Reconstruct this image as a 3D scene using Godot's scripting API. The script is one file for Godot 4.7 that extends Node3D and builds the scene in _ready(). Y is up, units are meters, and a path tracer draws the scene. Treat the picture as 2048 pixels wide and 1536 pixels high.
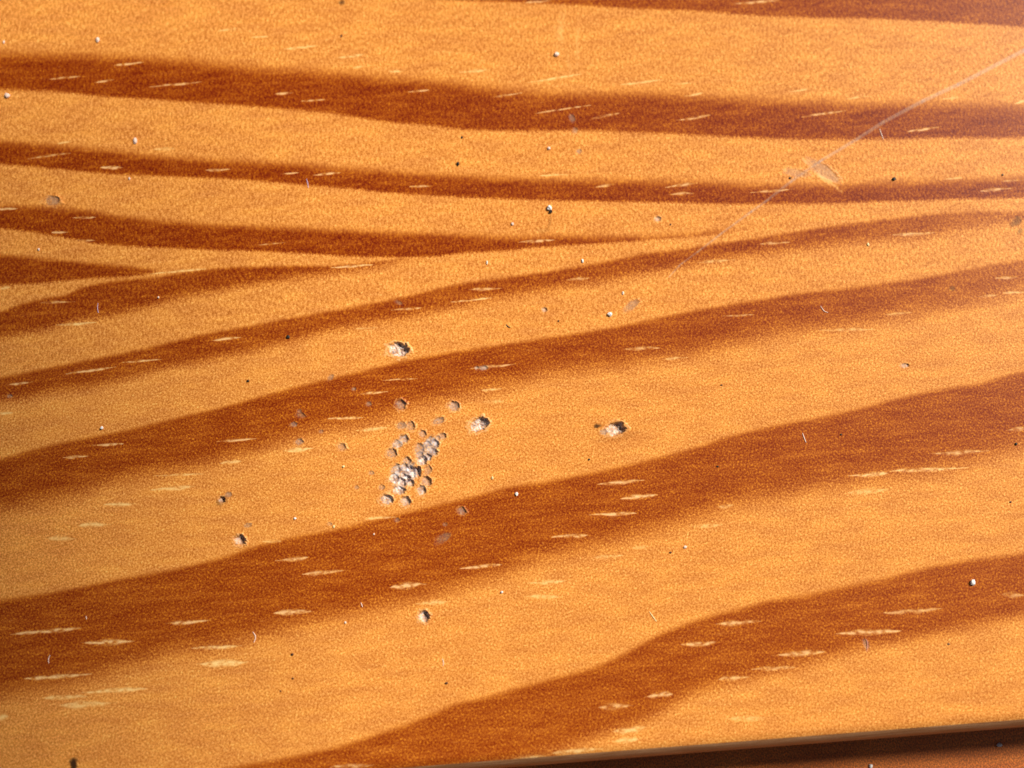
extends Node3D
# A varnished pine board seen close up. Everything below is measured on the board itself, in millimetres:
# x runs along the board's front edge, z from its back towards that edge, y up from its face.

const MM := 0.001
const X0 := -44.0            # the part of the face that the grain is computed for (the rest repeats it mirrored)
const X1 := 48.0
const Z0 := -39.0
const Z1 := 33.0
const TEX_W := 2048
const TEX_H := 1603
const EDGE := 28.738          # where the front edge of the board stands
const ROUND := 1.3           # radius of that edge
const STEP := -5.1           # height of the sunken board in front of it
const CELL := 1.0
const FINE := 17             # pieces per cell side where the face is worn

# Growth rings: back rim as x, z pairs, front rim likewise, softness of each rim, depth of colour
const RINGS := [
	[[-18.91, -40.48, 2.89, -38.39, 45.18, -32.94],
		[-19.13, -34.53, -10.91, -33.47, -4.74, -32.74, 2.4, -31.93, 7.73, -31.26, 12.64, -30.58, 17.79, -29.97, 23.25, -29.12, 31.52, -28.27, 36.62, -27.67, 44.22, -26.57], 0.62, 0.19, 1.0],
	[[-39.75, -30.5, -33.62, -29.87, -27.51, -29.1, -22.63, -28.34, -18.89, -27.62, -13.7, -26.88, -8.52, -25.97, -3.18, -25.13, 1.81, -24.06, 6.9, -23.38, 12.17, -23.03, 17.01, -22.4, 22.49, -21.69, 30.56, -20.78, 37.2, -20.24, 43.17, -19.66],
		[-39.75, -27.41, -34.67, -26.81, -31.63, -26.23, -27.58, -25.67, -23.54, -25.06, -19.01, -24.38, -12.97, -23.36, -8.96, -22.37, -4.95, -21.69, -1.94, -21.12, 1.48, -20.77, 7.62, -20.35, 11.63, -19.88, 16.65, -19.25, 22.06, -18.58, 27.16, -18.07, 32.21, -17.78, 37.26, -17.48, 42.69, -17.03], 0.85, 0.23, 1.1],
	[[-39.75, -22.89, -35.72, -22.25, -32.1, -21.63, -27.69, -20.75, -23.68, -20.11, -19.2, -19.56, -16.19, -19.16, -13.2, -18.68, -9.2, -18.05, -5.21, -17.45, 0.77, -16.7, 6.24, -16.12, 11.24, -15.71, 16.23, -15.16, 21.21, -14.62, 27.69, -14.13, 31.71, -14, 36.74, -13.83, 42.17, -13.59],
		[-39.75, -21.02, -35.73, -20.38, -31.73, -19.66, -27.73, -19.14, -22.73, -18.56, -19.33, -18.09, -15.26, -17.41, -11.28, -16.77, -8.3, -16.21, -4.32, -15.66, 1.05, -15, 9.09, -14.19, 14.07, -13.73, 19.04, -13.23, 21.52, -13.04, 26.51, -12.75, 31.52, -12.54, 36.53, -12.33, 41.94, -12.05], 0.54, 0.19, 1.1],
	[[-39.75, -17.4, -37.75, -17.25, -35.76, -16.97, -32.77, -16.5, -30.79, -15.97, -27.81, -15.38, -23.84, -14.74, -19.48, -14.21, -13.45, -13.46, -9.49, -13, -4.54, -12.42, 0.81, -11.81, 4.86, -11.55, 8.82, -11.21, 11.8, -10.99, 14.8, -10.97, 17.8, -11.03, 19.04, -10.98],
		[-39.75, -15.65, -36.77, -15.01, -33.79, -14.25, -31.82, -13.73, -27.86, -13.18, -23.9, -12.68, -19.55, -12.23, -15.52, -11.72, -11.57, -11.17, -7.62, -10.83, -4.64, -10.73, -3.64, -10.82, 0.73, -10.78, 2.29, -10.87, 5.8, -10.82, 8.79, -10.8, 11.78, -10.78, 14.78, -10.8, 17.79, -10.87, 19.04, -11.02], 0.47, 0.16, 1.1],
	[[-39.75, -13.41, -36.78, -12.9, -33.82, -12.39, -30.85, -11.88, -28.88, -11.53, -27.43, -11.21, -26.72, -10.96],
		[-39.74, -10.95, -36.79, -10.89, -33.83, -10.96, -30.87, -10.94, -28.42, -10.96, -27.43, -11.09, -26.72, -11.2], 0.31, 0.19, 1.05],
	[[-39.74, -8.76, -37.78, -9.3, -35.81, -9.6, -34.43, -9.74, -33.64, -10.09, -31.86, -10.48, -29.89, -10.58, -27.91, -10.64, -25.93, -10.77, -23.56, -10.96, -21.97, -11.01, -19.6, -10.91, -16.55, -10.77, -13.59, -10.5, -10.14, -10.61, -7.63, -10.71, -6.11, -10.8],
		[-39.74, -6.66, -37.79, -6.92, -35.83, -7.17, -33.87, -7.59, -30.92, -7.85, -28.95, -8.15, -26.97, -8.61, -24.01, -9.08, -21.04, -9.38, -19.65, -9.52, -16.6, -9.79, -13.62, -10.01, -11.63, -10.11, -9.63, -10.37, -7.63, -10.67, -6.1, -10.97], 0.19, 0.66, 1.0],
	[[-39.74, -3.46, -35.85, -3.97, -32.93, -4.35, -30, -4.72, -27.06, -5.18, -24.11, -5.69, -19.78, -6.17, -16.73, -6.54, -13.77, -6.85, -10.8, -7.19, -7.81, -7.57, -5.81, -7.95, -2.82, -8.34, 0.57, -8.58, 3.64, -8.76, 6.64, -9.06, 9.66, -9.45, 11.67, -9.67, 14.68, -9.82, 17.7, -10.09, 21.13, -10.33, 24.25, -10.63, 27.28, -10.86, 30.31, -11.01, 33.34, -11.11, 35.37, -11.21, 38.37, -11.11, 41.76, -10.85],
		[-39.74, -1.72, -37.81, -1.74, -35.87, -2.06, -31.98, -2.33, -27.1, -3.27, -24.17, -3.61, -19.85, -4.2, -16.81, -4.81, -13.84, -5.36, -10.88, -5.7, -7.91, -5.96, -4.93, -6.42, -1.94, -6.81, 0.46, -7.12, 3.52, -7.37, 6.52, -7.64, 9.52, -7.94, 13.54, -8.42, 16.57, -8.77, 20.98, -9.01, 24.08, -9.19, 27.09, -9.34, 30.11, -9.4, 34.13, -9.51, 37.19, -9.86, 41.66, -10.19], 0.23, 0.7, 0.95],
	[[-39.74, 2.89, -36.86, 2.33, -33.97, 1.89, -31.08, 1.56, -28.17, 1.11, -25.26, 0.59, -22.34, 0.14, -19.99, -0.36, -16.97, -0.96, -14.03, -1.45, -11.08, -1.95, -8.12, -2.44, -5.16, -2.78, -2.2, -3.03, 0.24, -3.21, 3.21, -3.43, 7.17, -3.74, 10.16, -4.12, 13.16, -4.54, 16.16, -4.88, 20.56, -5.28, 23.64, -5.54, 26.63, -5.64, 29.64, -5.82, 32.65, -6, 35.69, -6.35, 38.73, -6.69, 41.17, -6.96],
		[-39.74, 6.78, -36.88, 6.42, -34.02, 5.94, -31.14, 5.24, -29.21, 4.92, -26.33, 4.67, -23.44, 4.27, -20.14, 3.63, -17.14, 2.8, -14.22, 2.36, -11.3, 2.07, -9.33, 1.59, -7.35, 1.03, -4.41, 0.54, 0.01, -0.12, 2.98, -0.69, 5.93, -0.79, 8.88, -0.96, 11.86, -1.3, 14.82, -1.51, 17.82, -1.97, 20.32, -2.47, 23.31, -2.68, 26.28, -2.78, 29.28, -3.08, 32.28, -3.3, 35.29, -3.56, 38.33, -3.98, 40.79, -4.45], 0.23, 1.24, 0.97],
	[[-39.74, 13.6, -36.92, 13.44, -34.09, 13.17, -31.26, 12.82, -28.91, 12.58, -25.58, 12.2, -22.72, 11.66, -20.42, 11.08, -17.47, 10.58, -14.6, 10.3, -11.71, 9.8, -8.82, 9.37, -5.92, 8.9, -3.01, 8.43, -0.6, 8, 2.3, 7.79, 5.22, 7.43, 8.14, 7.07, 11.09, 6.56, 14.05, 6, 16.05, 5.45, 19.41, 4.92, 22.44, 4.57, 25.41, 4.2, 28.41, 3.68, 31.4, 3.19, 34.39, 2.86, 36.37, 2.7, 38.4, 2.25, 39.81, 2.04],
		[-39.74, 20.64, -36.03, 20.2, -33.24, 19.72, -30.43, 19.09, -26.68, 18.42, -23.87, 18.27, -20.59, 17.7, -17.76, 17.22, -14.91, 16.76, -12.07, 16.46, -9.22, 15.97, -6.35, 15.44, -3.47, 14.83, -1.07, 14.19, 1.84, 13.43, 4.74, 12.97, 7.65, 12.47, 10.57, 11.89, 13.51, 11.2, 15.49, 10.66, 18.89, 10.19, 21.83, 9.76, 24.75, 9.56, 27.68, 9.31, 30.6, 9.11, 33.56, 8.75, 36.54, 8.24, 38.96, 7.64], 0.27, 1.4, 0.93],
	[[-28.76, 27.83, -25.07, 27.4, -20.94, 26.9, -18.16, 26.61, -15.38, 26.28, -12.57, 25.67, -9.75, 24.99, -7.86, 24.41, -5.96, 23.8, -4.08, 23.51, -1.73, 23.07, 1.11, 22.55, 3.96, 22.04, 5.88, 21.46, 7.83, 20.69, 9.8, 19.84, 12.71, 19.03, 15.6, 18.5, 18, 18.05, 20.87, 17.82, 23.77, 17.44, 26.66, 17.1, 28.61, 16.76, 32.5, 16.26, 37.7, 15.98],
		[-14.2, 30.68, -6.78, 29.48, -3.03, 28.53, 0.68, 27.81, 3.52, 27.06, 5.43, 26.56, 7.32, 26.13, 9.26, 25.38, 11.21, 24.51, 14.09, 23.79, 17.41, 23.27, 20.28, 22.79, 23.17, 22.21, 26.05, 21.8, 28.92, 21.54, 31.8, 21.2, 34.7, 20.79, 37.02, 20.48], 0.31, 0.93, 0.88],
]

# Pale flecks of the grain: from x, z to x, z, half width, strength
const FLECKS := [
	[-30.45, -28.8, -28.21, -28.89, 0.116, 0.9], [-36.17, -28.01, -33.24, -28.05, 0.116, 0.5], [-31.94, -27.47, -30.44, -27.53, 0.116, 0.85], [-27.56, -26.71, -23.37, -26.83, 0.116, 0.6], [-21.92, -31.19, -20.36, -31.29, 0.116, 0.5], [-35.2, -22.42, -33.91, -22.49, 0.116, 0.5],
	[-37.34, -21.3, -34.12, -21.53, 0.116, 0.5], [-31.72, -20.12, -29.92, -19.98, 0.194, 0.9], [-23.31, -19.23, -21.18, -19.2, 0.136, 0.8], [-27.48, -21.33, -25.67, -21.28, 0.194, 0.35], [-19.28, -30.41, -17.76, -30.39, 0.116, 0.5], [-16.38, -29.18, -13.91, -29.26, 0.136, 0.6],
	[-12.33, -28.09, -9.95, -28.22, 0.155, 0.5], [-11.03, -27.12, -9.92, -27.21, 0.116, 0.4], [-8.11, -26.59, -6.89, -26.54, 0.136, 0.5], [-2.21, -26.11, -0.04, -26.12, 0.155, 0.6], [-17.47, -25.34, -15.89, -25.35, 0.116, 0.7], [-15.35, -24.58, -13.4, -24.56, 0.116, 0.8],
	[-6.67, -24.66, -4.83, -24.78, 0.116, 0.7], [0.2, -23.75, 2.53, -23.92, 0.097, 0.7], [-17.31, -18.49, -15.78, -18.46, 0.116, 0.8], [-14.71, -18.21, -12.49, -18.21, 0.116, 0.9], [-7.03, -16.62, -5.03, -16.59, 0.116, 0.6], [3.33, -24.77, 7.54, -25.2, 0.116, 0.6],
	[10.63, -24.01, 13.92, -24.2, 0.136, 0.5], [14.86, -23.73, 16.5, -23.74, 0.116, 0.35], [15.73, -22.63, 17.34, -22.81, 0.155, 0.5], [3.53, -22.08, 8.21, -22.46, 0.097, 0.75], [8.1, -21.3, 10.33, -21.57, 0.155, 0.55], [14.96, -20.62, 17.75, -20.88, 0.155, 0.65],
	[3.44, -16.76, 5.93, -16.74, 0.116, 0.45], [7.84, -15.46, 9.38, -15.64, 0.136, 0.6], [13.44, -15.04, 15.87, -15.19, 0.155, 0.6], [3.47, -31.81, 5.7, -31.82, 0.116, 0.6], [20.74, -30.37, 24.32, -30.46, 0.155, 0.6], [24.42, -22.41, 26.07, -22.5, 0.116, 0.4],
	[28.76, -21.43, 30.82, -21.54, 0.116, 0.4], [36.54, -20.85, 38.44, -20.92, 0.116, 0.35], [25.05, -20.16, 28.47, -20.42, 0.155, 0.6], [33.46, -18.28, 36.05, -18.47, 0.155, 0.8], [42.49, -20.01, 43.59, -20.23, 0.155, 0.5], [35.93, -14.06, 37.39, -14.08, 0.116, 0.4],
	[40.47, -13.55, 42.41, -13.53, 0.097, 0.4], [20.39, -14.09, 23.57, -14.11, 0.155, 0.6], [38.59, -12.89, 41.14, -12.91, 0.155, 0.6], [-39.94, -17.25, -38.47, -17.18, 0.155, 0.8], [-33.97, -16.09, -32.22, -15.96, 0.136, 0.85], [-35.69, -14.97, -34.34, -14.91, 0.136, 0.7],
	[-33.72, -14.16, -32.21, -14.05, 0.155, 0.6], [-39.74, -10.67, -38.96, -10.69, 0.155, 0.5], [-36.6, -9.25, -34.05, -9.18, 0.155, 0.5], [-27.75, -10.95, -23.47, -11.08, 0.116, 0.6], [-35.36, -7.38, -32.22, -7.34, 0.155, 0.6], [-23.14, -5.21, -20.79, -5.31, 0.136, 0.7],
	[-34.61, -3.4, -30.87, -3.67, 0.155, 0.8], [-30.32, -3.99, -27.08, -3.99, 0.116, 0.7], [-39.05, -2.86, -37.18, -2.95, 0.155, 0.8], [-19.29, -12.7, -17.14, -12.75, 0.097, 0.5], [-13.4, -10.41, -10.23, -10.41, 0.155, 0.7], [-8.86, -6.6, -6.53, -6.63, 0.155, 0.6],
	[-4.5, -6.88, -1.01, -7.02, 0.116, 0.65], [-2.74, -7.8, -0.37, -7.75, 0.155, 0.55], [-12.08, -5.3, -10.31, -5.29, 0.116, 0.25], [-10.08, -1.04, -7.5, -1, 0.116, 0.6], [-3.06, -1.46, 0.51, -1.55, 0.155, 0.6], [1.25, -11.36, 4.24, -11.35, 0.155, 0.8],
	[4.88, -8.01, 6.72, -8.07, 0.194, 0.5], [15.52, -8.68, 18.46, -8.63, 0.155, 0.4], [16.95, -4.17, 19.4, -4.11, 0.116, 0.5], [8.87, -2.12, 11.77, -2.02, 0.194, 0.5], [11.99, -1.05, 13.72, -1.08, 0.155, 0.4], [13.46, -14.45, 15.79, -14.4, 0.155, 0.5],
	[20.51, -9.79, 22.91, -9.78, 0.155, 0.5], [31.15, -9.74, 34.43, -9.7, 0.194, 0.55], [38.73, -5.63, 40.48, -5.58, 0.155, 0.5], [37.34, -4.22, 38.73, -4.24, 0.155, 0.35], [39.15, -4.37, 40.94, -4.36, 0.194, 0.4], [24.26, -2.45, 28.51, -2.25, 0.155, 0.35],
	[29.71, -3.33, 31.81, -3.34, 0.155, 0.3], [-39.94, -0.67, -38.74, -0.66, 0.155, 0.6], [-32.71, 2.37, -30.2, 2.4, 0.155, 0.75], [-34.83, 3.14, -32.83, 3.18, 0.155, 0.75], [-22.89, 2.8, -20.22, 2.76, 0.155, 0.7], [-22.94, 4.5, -21.21, 4.48, 0.194, 0.5],
	[-27.8, 5.1, -24.23, 5.22, 0.116, 0.45], [-28.28, 6.15, -24.91, 6.13, 0.194, 0.5], [-31.93, 7.02, -29.26, 7.11, 0.194, 0.55], [-33.85, 8.48, -31.46, 8.54, 0.272, 0.45], [-36.41, 9.23, -34.13, 9.44, 0.233, 0.35], [-11.84, -0.1, -9.7, -0.1, 0.136, 0.7],
	[-14.45, 1.67, -11.86, 1.75, 0.155, 0.6], [-12.3, 2.77, -9.86, 2.68, 0.194, 0.5], [-17.84, 3.92, -15.72, 3.92, 0.233, 0.7], [-2.44, 0.29, -0.8, 0.3, 0.194, 0.5], [-2.51, 1.23, -0.76, 1.33, 0.155, 0.25], [-11.97, 9.59, -9.6, 9.62, 0.155, 0.5],
	[-19.87, 10.74, -18.43, 10.81, 0.155, 0.35], [-18.76, 12.26, -16.4, 12.17, 0.233, 0.6], [-16.83, 13.38, -13.69, 13.32, 0.194, 0.7], [-5.11, 13.85, -1.76, 13.8, 0.155, 0.75], [5.92, 8.26, 9.38, 8.25, 0.194, 0.65], [7.65, 9.5, 10.43, 9.4, 0.213, 0.7],
	[5.33, 10.59, 8.69, 10.69, 0.194, 0.75], [2.07, 12.01, 5.05, 12.05, 0.194, 0.65], [14.91, 10.7, 16.27, 10.61, 0.194, 0.3], [12.78, 12.02, 15.07, 12.08, 0.155, 0.35], [5.28, 13.8, 7.41, 13.78, 0.155, 0.4], [8.14, 13.3, 9.52, 13.29, 0.155, 0.25],
	[25.39, 9.06, 28.28, 9.13, 0.213, 0.7], [28.3, 8.97, 34.28, 9.12, 0.194, 0.65], [31.78, 7.88, 36.04, 7.97, 0.194, 0.5], [37.97, 6.48, 39.37, 6.46, 0.194, 0.5], [25.03, 10.35, 28.35, 10.36, 0.233, 0.35], [-39, 16.21, -33.75, 16.12, 0.194, 0.85],
	[-33.58, 17.24, -29.73, 17.35, 0.233, 0.7], [-27.15, 16.29, -23.85, 16.28, 0.175, 0.7], [-25.48, 18.22, -21.89, 18.34, 0.175, 0.65], [-24.84, 19.47, -21.44, 19.51, 0.311, 0.7], [-37.96, 19.54, -33.05, 19.59, 0.194, 0.75], [-33.51, 20.86, -28.98, 20.95, 0.194, 0.65],
	[-36.56, 21.06, -33.25, 21.13, 0.233, 0.5], [-35.37, 21.66, -31.33, 21.82, 0.311, 0.5], [-39.97, 22.21, -39.15, 22.13, 0.311, 0.5], [-10.36, 14.91, -7.79, 14.85, 0.272, 0.8], [-19.18, 16.15, -16.39, 16.21, 0.272, 0.65], [-8.48, 16.25, -6.03, 16.28, 0.194, 0.4],
	[-15.58, 27.55, -12.13, 27.7, 0.194, 0.6], [0.21, 15.37, 2.86, 15.39, 0.194, 0.5], [-0.43, 16.33, 2.39, 16.47, 0.194, 0.4], [14.14, 19.43, 17.16, 19.44, 0.233, 0.6], [11.21, 20.76, 13.77, 20.77, 0.233, 0.65], [16.17, 22.92, 19.46, 23.02, 0.194, 0.5],
	[13.71, 23.47, 16.04, 23.46, 0.233, 0.5], [8.17, 24.28, 10.19, 24.25, 0.272, 0.65], [4.61, 24.85, 7, 24.84, 0.272, 0.5], [5.6, 26.65, 7.81, 26.52, 0.311, 0.55], [5.36, 27.27, 7.29, 27.27, 0.272, 0.5], [0.87, 27.75, 4.42, 27.84, 0.272, 0.6],
	[-2.26, 28.05, 0.63, 27.99, 0.272, 0.65], [13.82, 26.29, 16.82, 26.48, 0.194, 0.3], [26.61, 19.55, 30.85, 19.58, 0.233, 0.45], [22.93, 20.79, 27.64, 20.93, 0.272, 0.65], [18, 22, 21.84, 22.03, 0.233, 0.6], [35.64, 18.82, 37.39, 19.03, 0.233, 0.4],
]

# Dents: x, z, half length, half width, turn, depth, how whitened the varnish is, how raised the lip
const DENTS := [
	[-8.69, -3.36, 0.861, 0.599, 0.15, 0.25, 0.95, 1], [-8.75, 1, 0.427, 0.432, 0.08, 0.1, 0.6, 0.8], [-4.66, 1.43, 0.466, 0.392, 0.60, 0.1, 0.65, 0.8], [-5.93, 2.47, 0.542, 0.273, -0.24, 0.07, 0.55, 0.5],
	[-8.12, 2.74, 0.387, 0.390, 0.43, 0.07, 0.35, 0.8], [-8.81, 2.65, 0.425, 0.312, 0.08, 0.05, 0.5, 0.4], [-8.72, 3.71, 0.463, 0.350, -0.37, 0.11, 0.75, 0.7], [-9.24, 4.06, 0.424, 0.349, -0.10, 0.1, 0.75, 0.4],
	[-9.67, 4.73, 0.424, 0.426, 0.08, 0.1, 0.5, 0.8], [-7.19, 3.39, 0.309, 0.311, 0.08, 0.09, 0.5, 0.6], [-5.7, 3.7, 0.348, 0.272, -0.10, 0.09, 0.5, 0.8], [-6.1, 3.83, 0.309, 0.233, -0.28, 0.07, 0.5, 0.4],
	[-8.89, 6.64, 1.382, 0.730, -0.84, 0.1, 0.9, 0.2], [-6.84, 4.67, 1.156, 0.620, -0.95, 0.08, 0.85, 0.3], [-6.35, 4.24, 0.386, 0.427, 0.42, 0.13, 0.7, 0.8], [-6.89, 4.23, 0.347, 0.349, 0.08, 0.13, 0.6, 0.3],
	[-6.55, 4.84, 0.424, 0.387, 0.08, 0.12, 0.65, 0.8], [-7.53, 4.58, 0.424, 0.465, 0.60, 0.11, 0.55, 0.4], [-7.4, 5.48, 0.462, 0.386, -0.28, 0.22, 0.95, 0.3], [-6.92, 5.24, 0.308, 0.309, 0.08, 0.2, 0.7, 0.4],
	[-8.55, 5.39, 0.346, 0.347, 0.08, 0.11, 0.55, 0.6], [-7.56, 5, 0.347, 0.309, 0.08, 0.13, 0.6, 0.3], [-9.43, 6.06, 0.423, 0.500, 0.42, 0.13, 0.75, 0.4], [-8.81, 5.95, 0.423, 0.424, 0.08, 0.17, 0.75, 0.2],
	[-8.29, 6.26, 0.423, 0.500, 0.08, 0.22, 0.85, 0.2], [-7.79, 6.3, 0.307, 0.462, 0.25, 0.3, 0.9, 0.8], [-8.74, 6.73, 0.384, 0.346, 0.08, 0.22, 0.95, 0.1], [-9.59, 6.7, 0.461, 0.422, 0.08, 0.17, 0.85, 0.3],
	[-9.03, 7.02, 0.345, 0.384, 0.08, 0.26, 0.75, 0.2], [-8.42, 7.1, 0.384, 0.307, 0.08, 0.18, 0.75, 0.7], [-9.29, 7.61, 0.575, 0.344, -0.01, 0.18, 0.85, 0.5], [-6.98, 6.24, 0.307, 0.423, 0.34, 0.06, 0.3, 0.6],
	[-7.15, 7.08, 0.422, 0.422, 0.25, 0.15, 0.5, 0.9], [-7.57, 7.74, 0.383, 0.421, 0.25, 0.14, 0.75, 0.7], [-10.29, 8.23, 0.536, 0.420, 0.08, 0.17, 0.85, 0.9], [-8.85, 8.49, 0.421, 0.420, 0.08, 0.15, 0.7, 0.9],
	[-10.58, 7.28, 0.268, 0.230, 0.08, 0.05, 0.4, 0.3], [-2.83, 3.02, 0.812, 0.546, -0.31, 0.22, 0.95, 1], [7.68, 4.12, 0.851, 0.546, -0.17, 0.36, 0.82, 0.5], [6.77, 4.29, 0.348, 0.234, -0.19, 0.04, 0.6, 0.1],
	[-4.59, 9.54, 0.382, 0.304, 0.42, 0.08, 0.6, 0.6], [-6.17, 11.51, 0.647, 0.340, -0.45, 0.03, 0.45, 0.1], [-9.54, 9.85, 0.229, 0.190, 0.08, 0.05, 0.5, 0.3], [-5.91, 10.46, 0.191, 0.152, 0.08, 0.04, 0.4, 0.2],
	[-2.16, -1.43, 0.390, 0.198, -0.01, 0.07, 0.7, 0.2], [-2.67, -1.47, 0.195, 0.159, 0.08, 0.06, 0.6, 0.2], [-12.32, -0.53, 0.194, 0.158, 0.08, 0.05, 0.6, 0.2], [-11.22, 0.74, 0.233, 0.196, 0.08, 0.05, 0.55, 0.3],
	[-11.32, 6.11, 0.230, 0.192, 0.08, 0.04, 0.4, 0.3], [-12.49, 7.14, 0.192, 0.153, 0.08, 0.04, 0.4, 0.3], [-16.63, 0.88, 0.194, 0.157, 0.08, 0.05, 0.5, 0.2], [-16.53, 1.2, 0.387, 0.235, 0.25, 0.06, 0.4, 0.3],
	[-17.1, 1.91, 0.310, 0.195, -0.01, 0.06, 0.65, 0.4], [-16.73, 3.3, 0.347, 0.272, -0.28, 0.07, 0.6, 0.4], [-13.48, 3.93, 0.347, 0.310, 0.42, 0.06, 0.35, 0.7], [-15, 2.61, 0.193, 0.156, 0.08, 0.04, 0.4, 0.3],
	[-22.84, 7.32, 0.268, 0.267, 0.08, 0.22, 0.6, 0.5], [-22.33, 6.98, 0.306, 0.230, -0.10, 0.04, 0.5, 0.4], [-21.58, 10.5, 0.456, 0.415, 0.08, 0.24, 0.7, 0.9], [-20.93, 9.41, 0.343, 0.190, -0.10, 0.03, 0.4, 0.3],
	[-14.69, 9.77, 0.229, 0.152, 0.08, 0.03, 0.4, 0.2], [-7.97, 17.21, 0.451, 0.480, 0.25, 0.24, 0.85, 0.9], [30.62, 0.83, 0.312, 0.199, 0.08, 0.05, 0.5, 0.2], [30.86, 0.85, 0.156, 0.159, 0.08, 0.1, 0.4, 0.2],
	[12.58, -12.46, 0.279, 0.249, 0.08, 0.07, 0.6, 0.4], [9.81, -5.52, 0.748, 0.323, -0.54, 0.02, 0.35, 0.4], [2.99, -5.71, 0.236, 0.202, 0.08, 0.1, 0.5, 0.4], [-35.6, -17.59, 0.680, 0.418, 0.17, 0.04, 0.45, 0.9],
	[-39.01, -1.98, 0.233, 0.158, 0.08, 0.05, 0.6, 0.3], [-8.43, -7.17, 0.355, 0.162, 0.52, 0.03, 0.4, 0.3], [-14.06, -1.57, 0.351, 0.198, -0.73, 0.03, 0.4, 0.2], [6.49, -21.43, 0.243, 0.385, -0.29, 0.03, 0.5, 0.2],
	[6.64, -20.39, 0.202, 0.299, 0.44, 0.03, 0.35, 0.2], [6.82, -18.58, 0.242, 0.212, 0.08, 0.03, 0.4, 0.3], [24.97, 21.75, 0.225, 0.403, -0.26, 0.03, 0.35, 0.2], [26.21, -15.55, 1.447, 0.506, 0.69, 0.008, 0.22, 0.2],
	[23.98, -15.51, 0.965, 0.337, 0.26, 0.01, 0.1, 0.2],
]

# Centre line of the long scratch
const SCRATCH := [45.76, -25.3, 43.82, -24.48, 38.31, -22.06, 35.06, -20.79, 31.58, -19.2, 29.39, -17.99, 26.14, -16.32, 23.74, -14.89, 21.47, -13.34, 19.96, -12.41, 17.59, -10.92, 15.66, -9.62, 14.04, -8.59, 13.03, -7.64]

# Stains (positive) and pale smears (negative): x, z, half length, half width, turn, strength
const STAINS := [
	[-34.34, 25.92, 0.295, 0.638, 0.21, 0.95], [-11.64, -32.9, 0.371, 0.222, 0.08, 0.6], [35.26, -5.03, 0.355, 0.204, -0.10, 0.35], [41.09, -10.15, 0.638, 0.291, -0.61, 0.4], [41.28, -9.27, 0.239, 0.332, 0.26, 0.3],
	[-22.96, 7.47, 0.612, 0.382, -0.46, 0.35], [6.31, 3.82, 0.271, 0.195, -0.28, 0.8], [4.02, -13.02, 0.120, 0.913, 0.22, 0.14], [3.56, -12.23, 0.797, 0.248, -0.11, 0.12], [6.19, -29.16, 0.370, 2.113, 0.19, -0.35],
	[7.43, -27.31, 0.164, 3.062, 0.11, -0.3], [6.63, -26.05, 0.163, 1.306, -0.11, -0.3], [7.65, 4.43, 1.932, 0.779, -0.10, 0.1], [26.5, -14.6, 1.525, 0.210, 0.74, -0.75], [24.97, -16.41, 0.564, 0.169, 0.82, -0.6],
]

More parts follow.
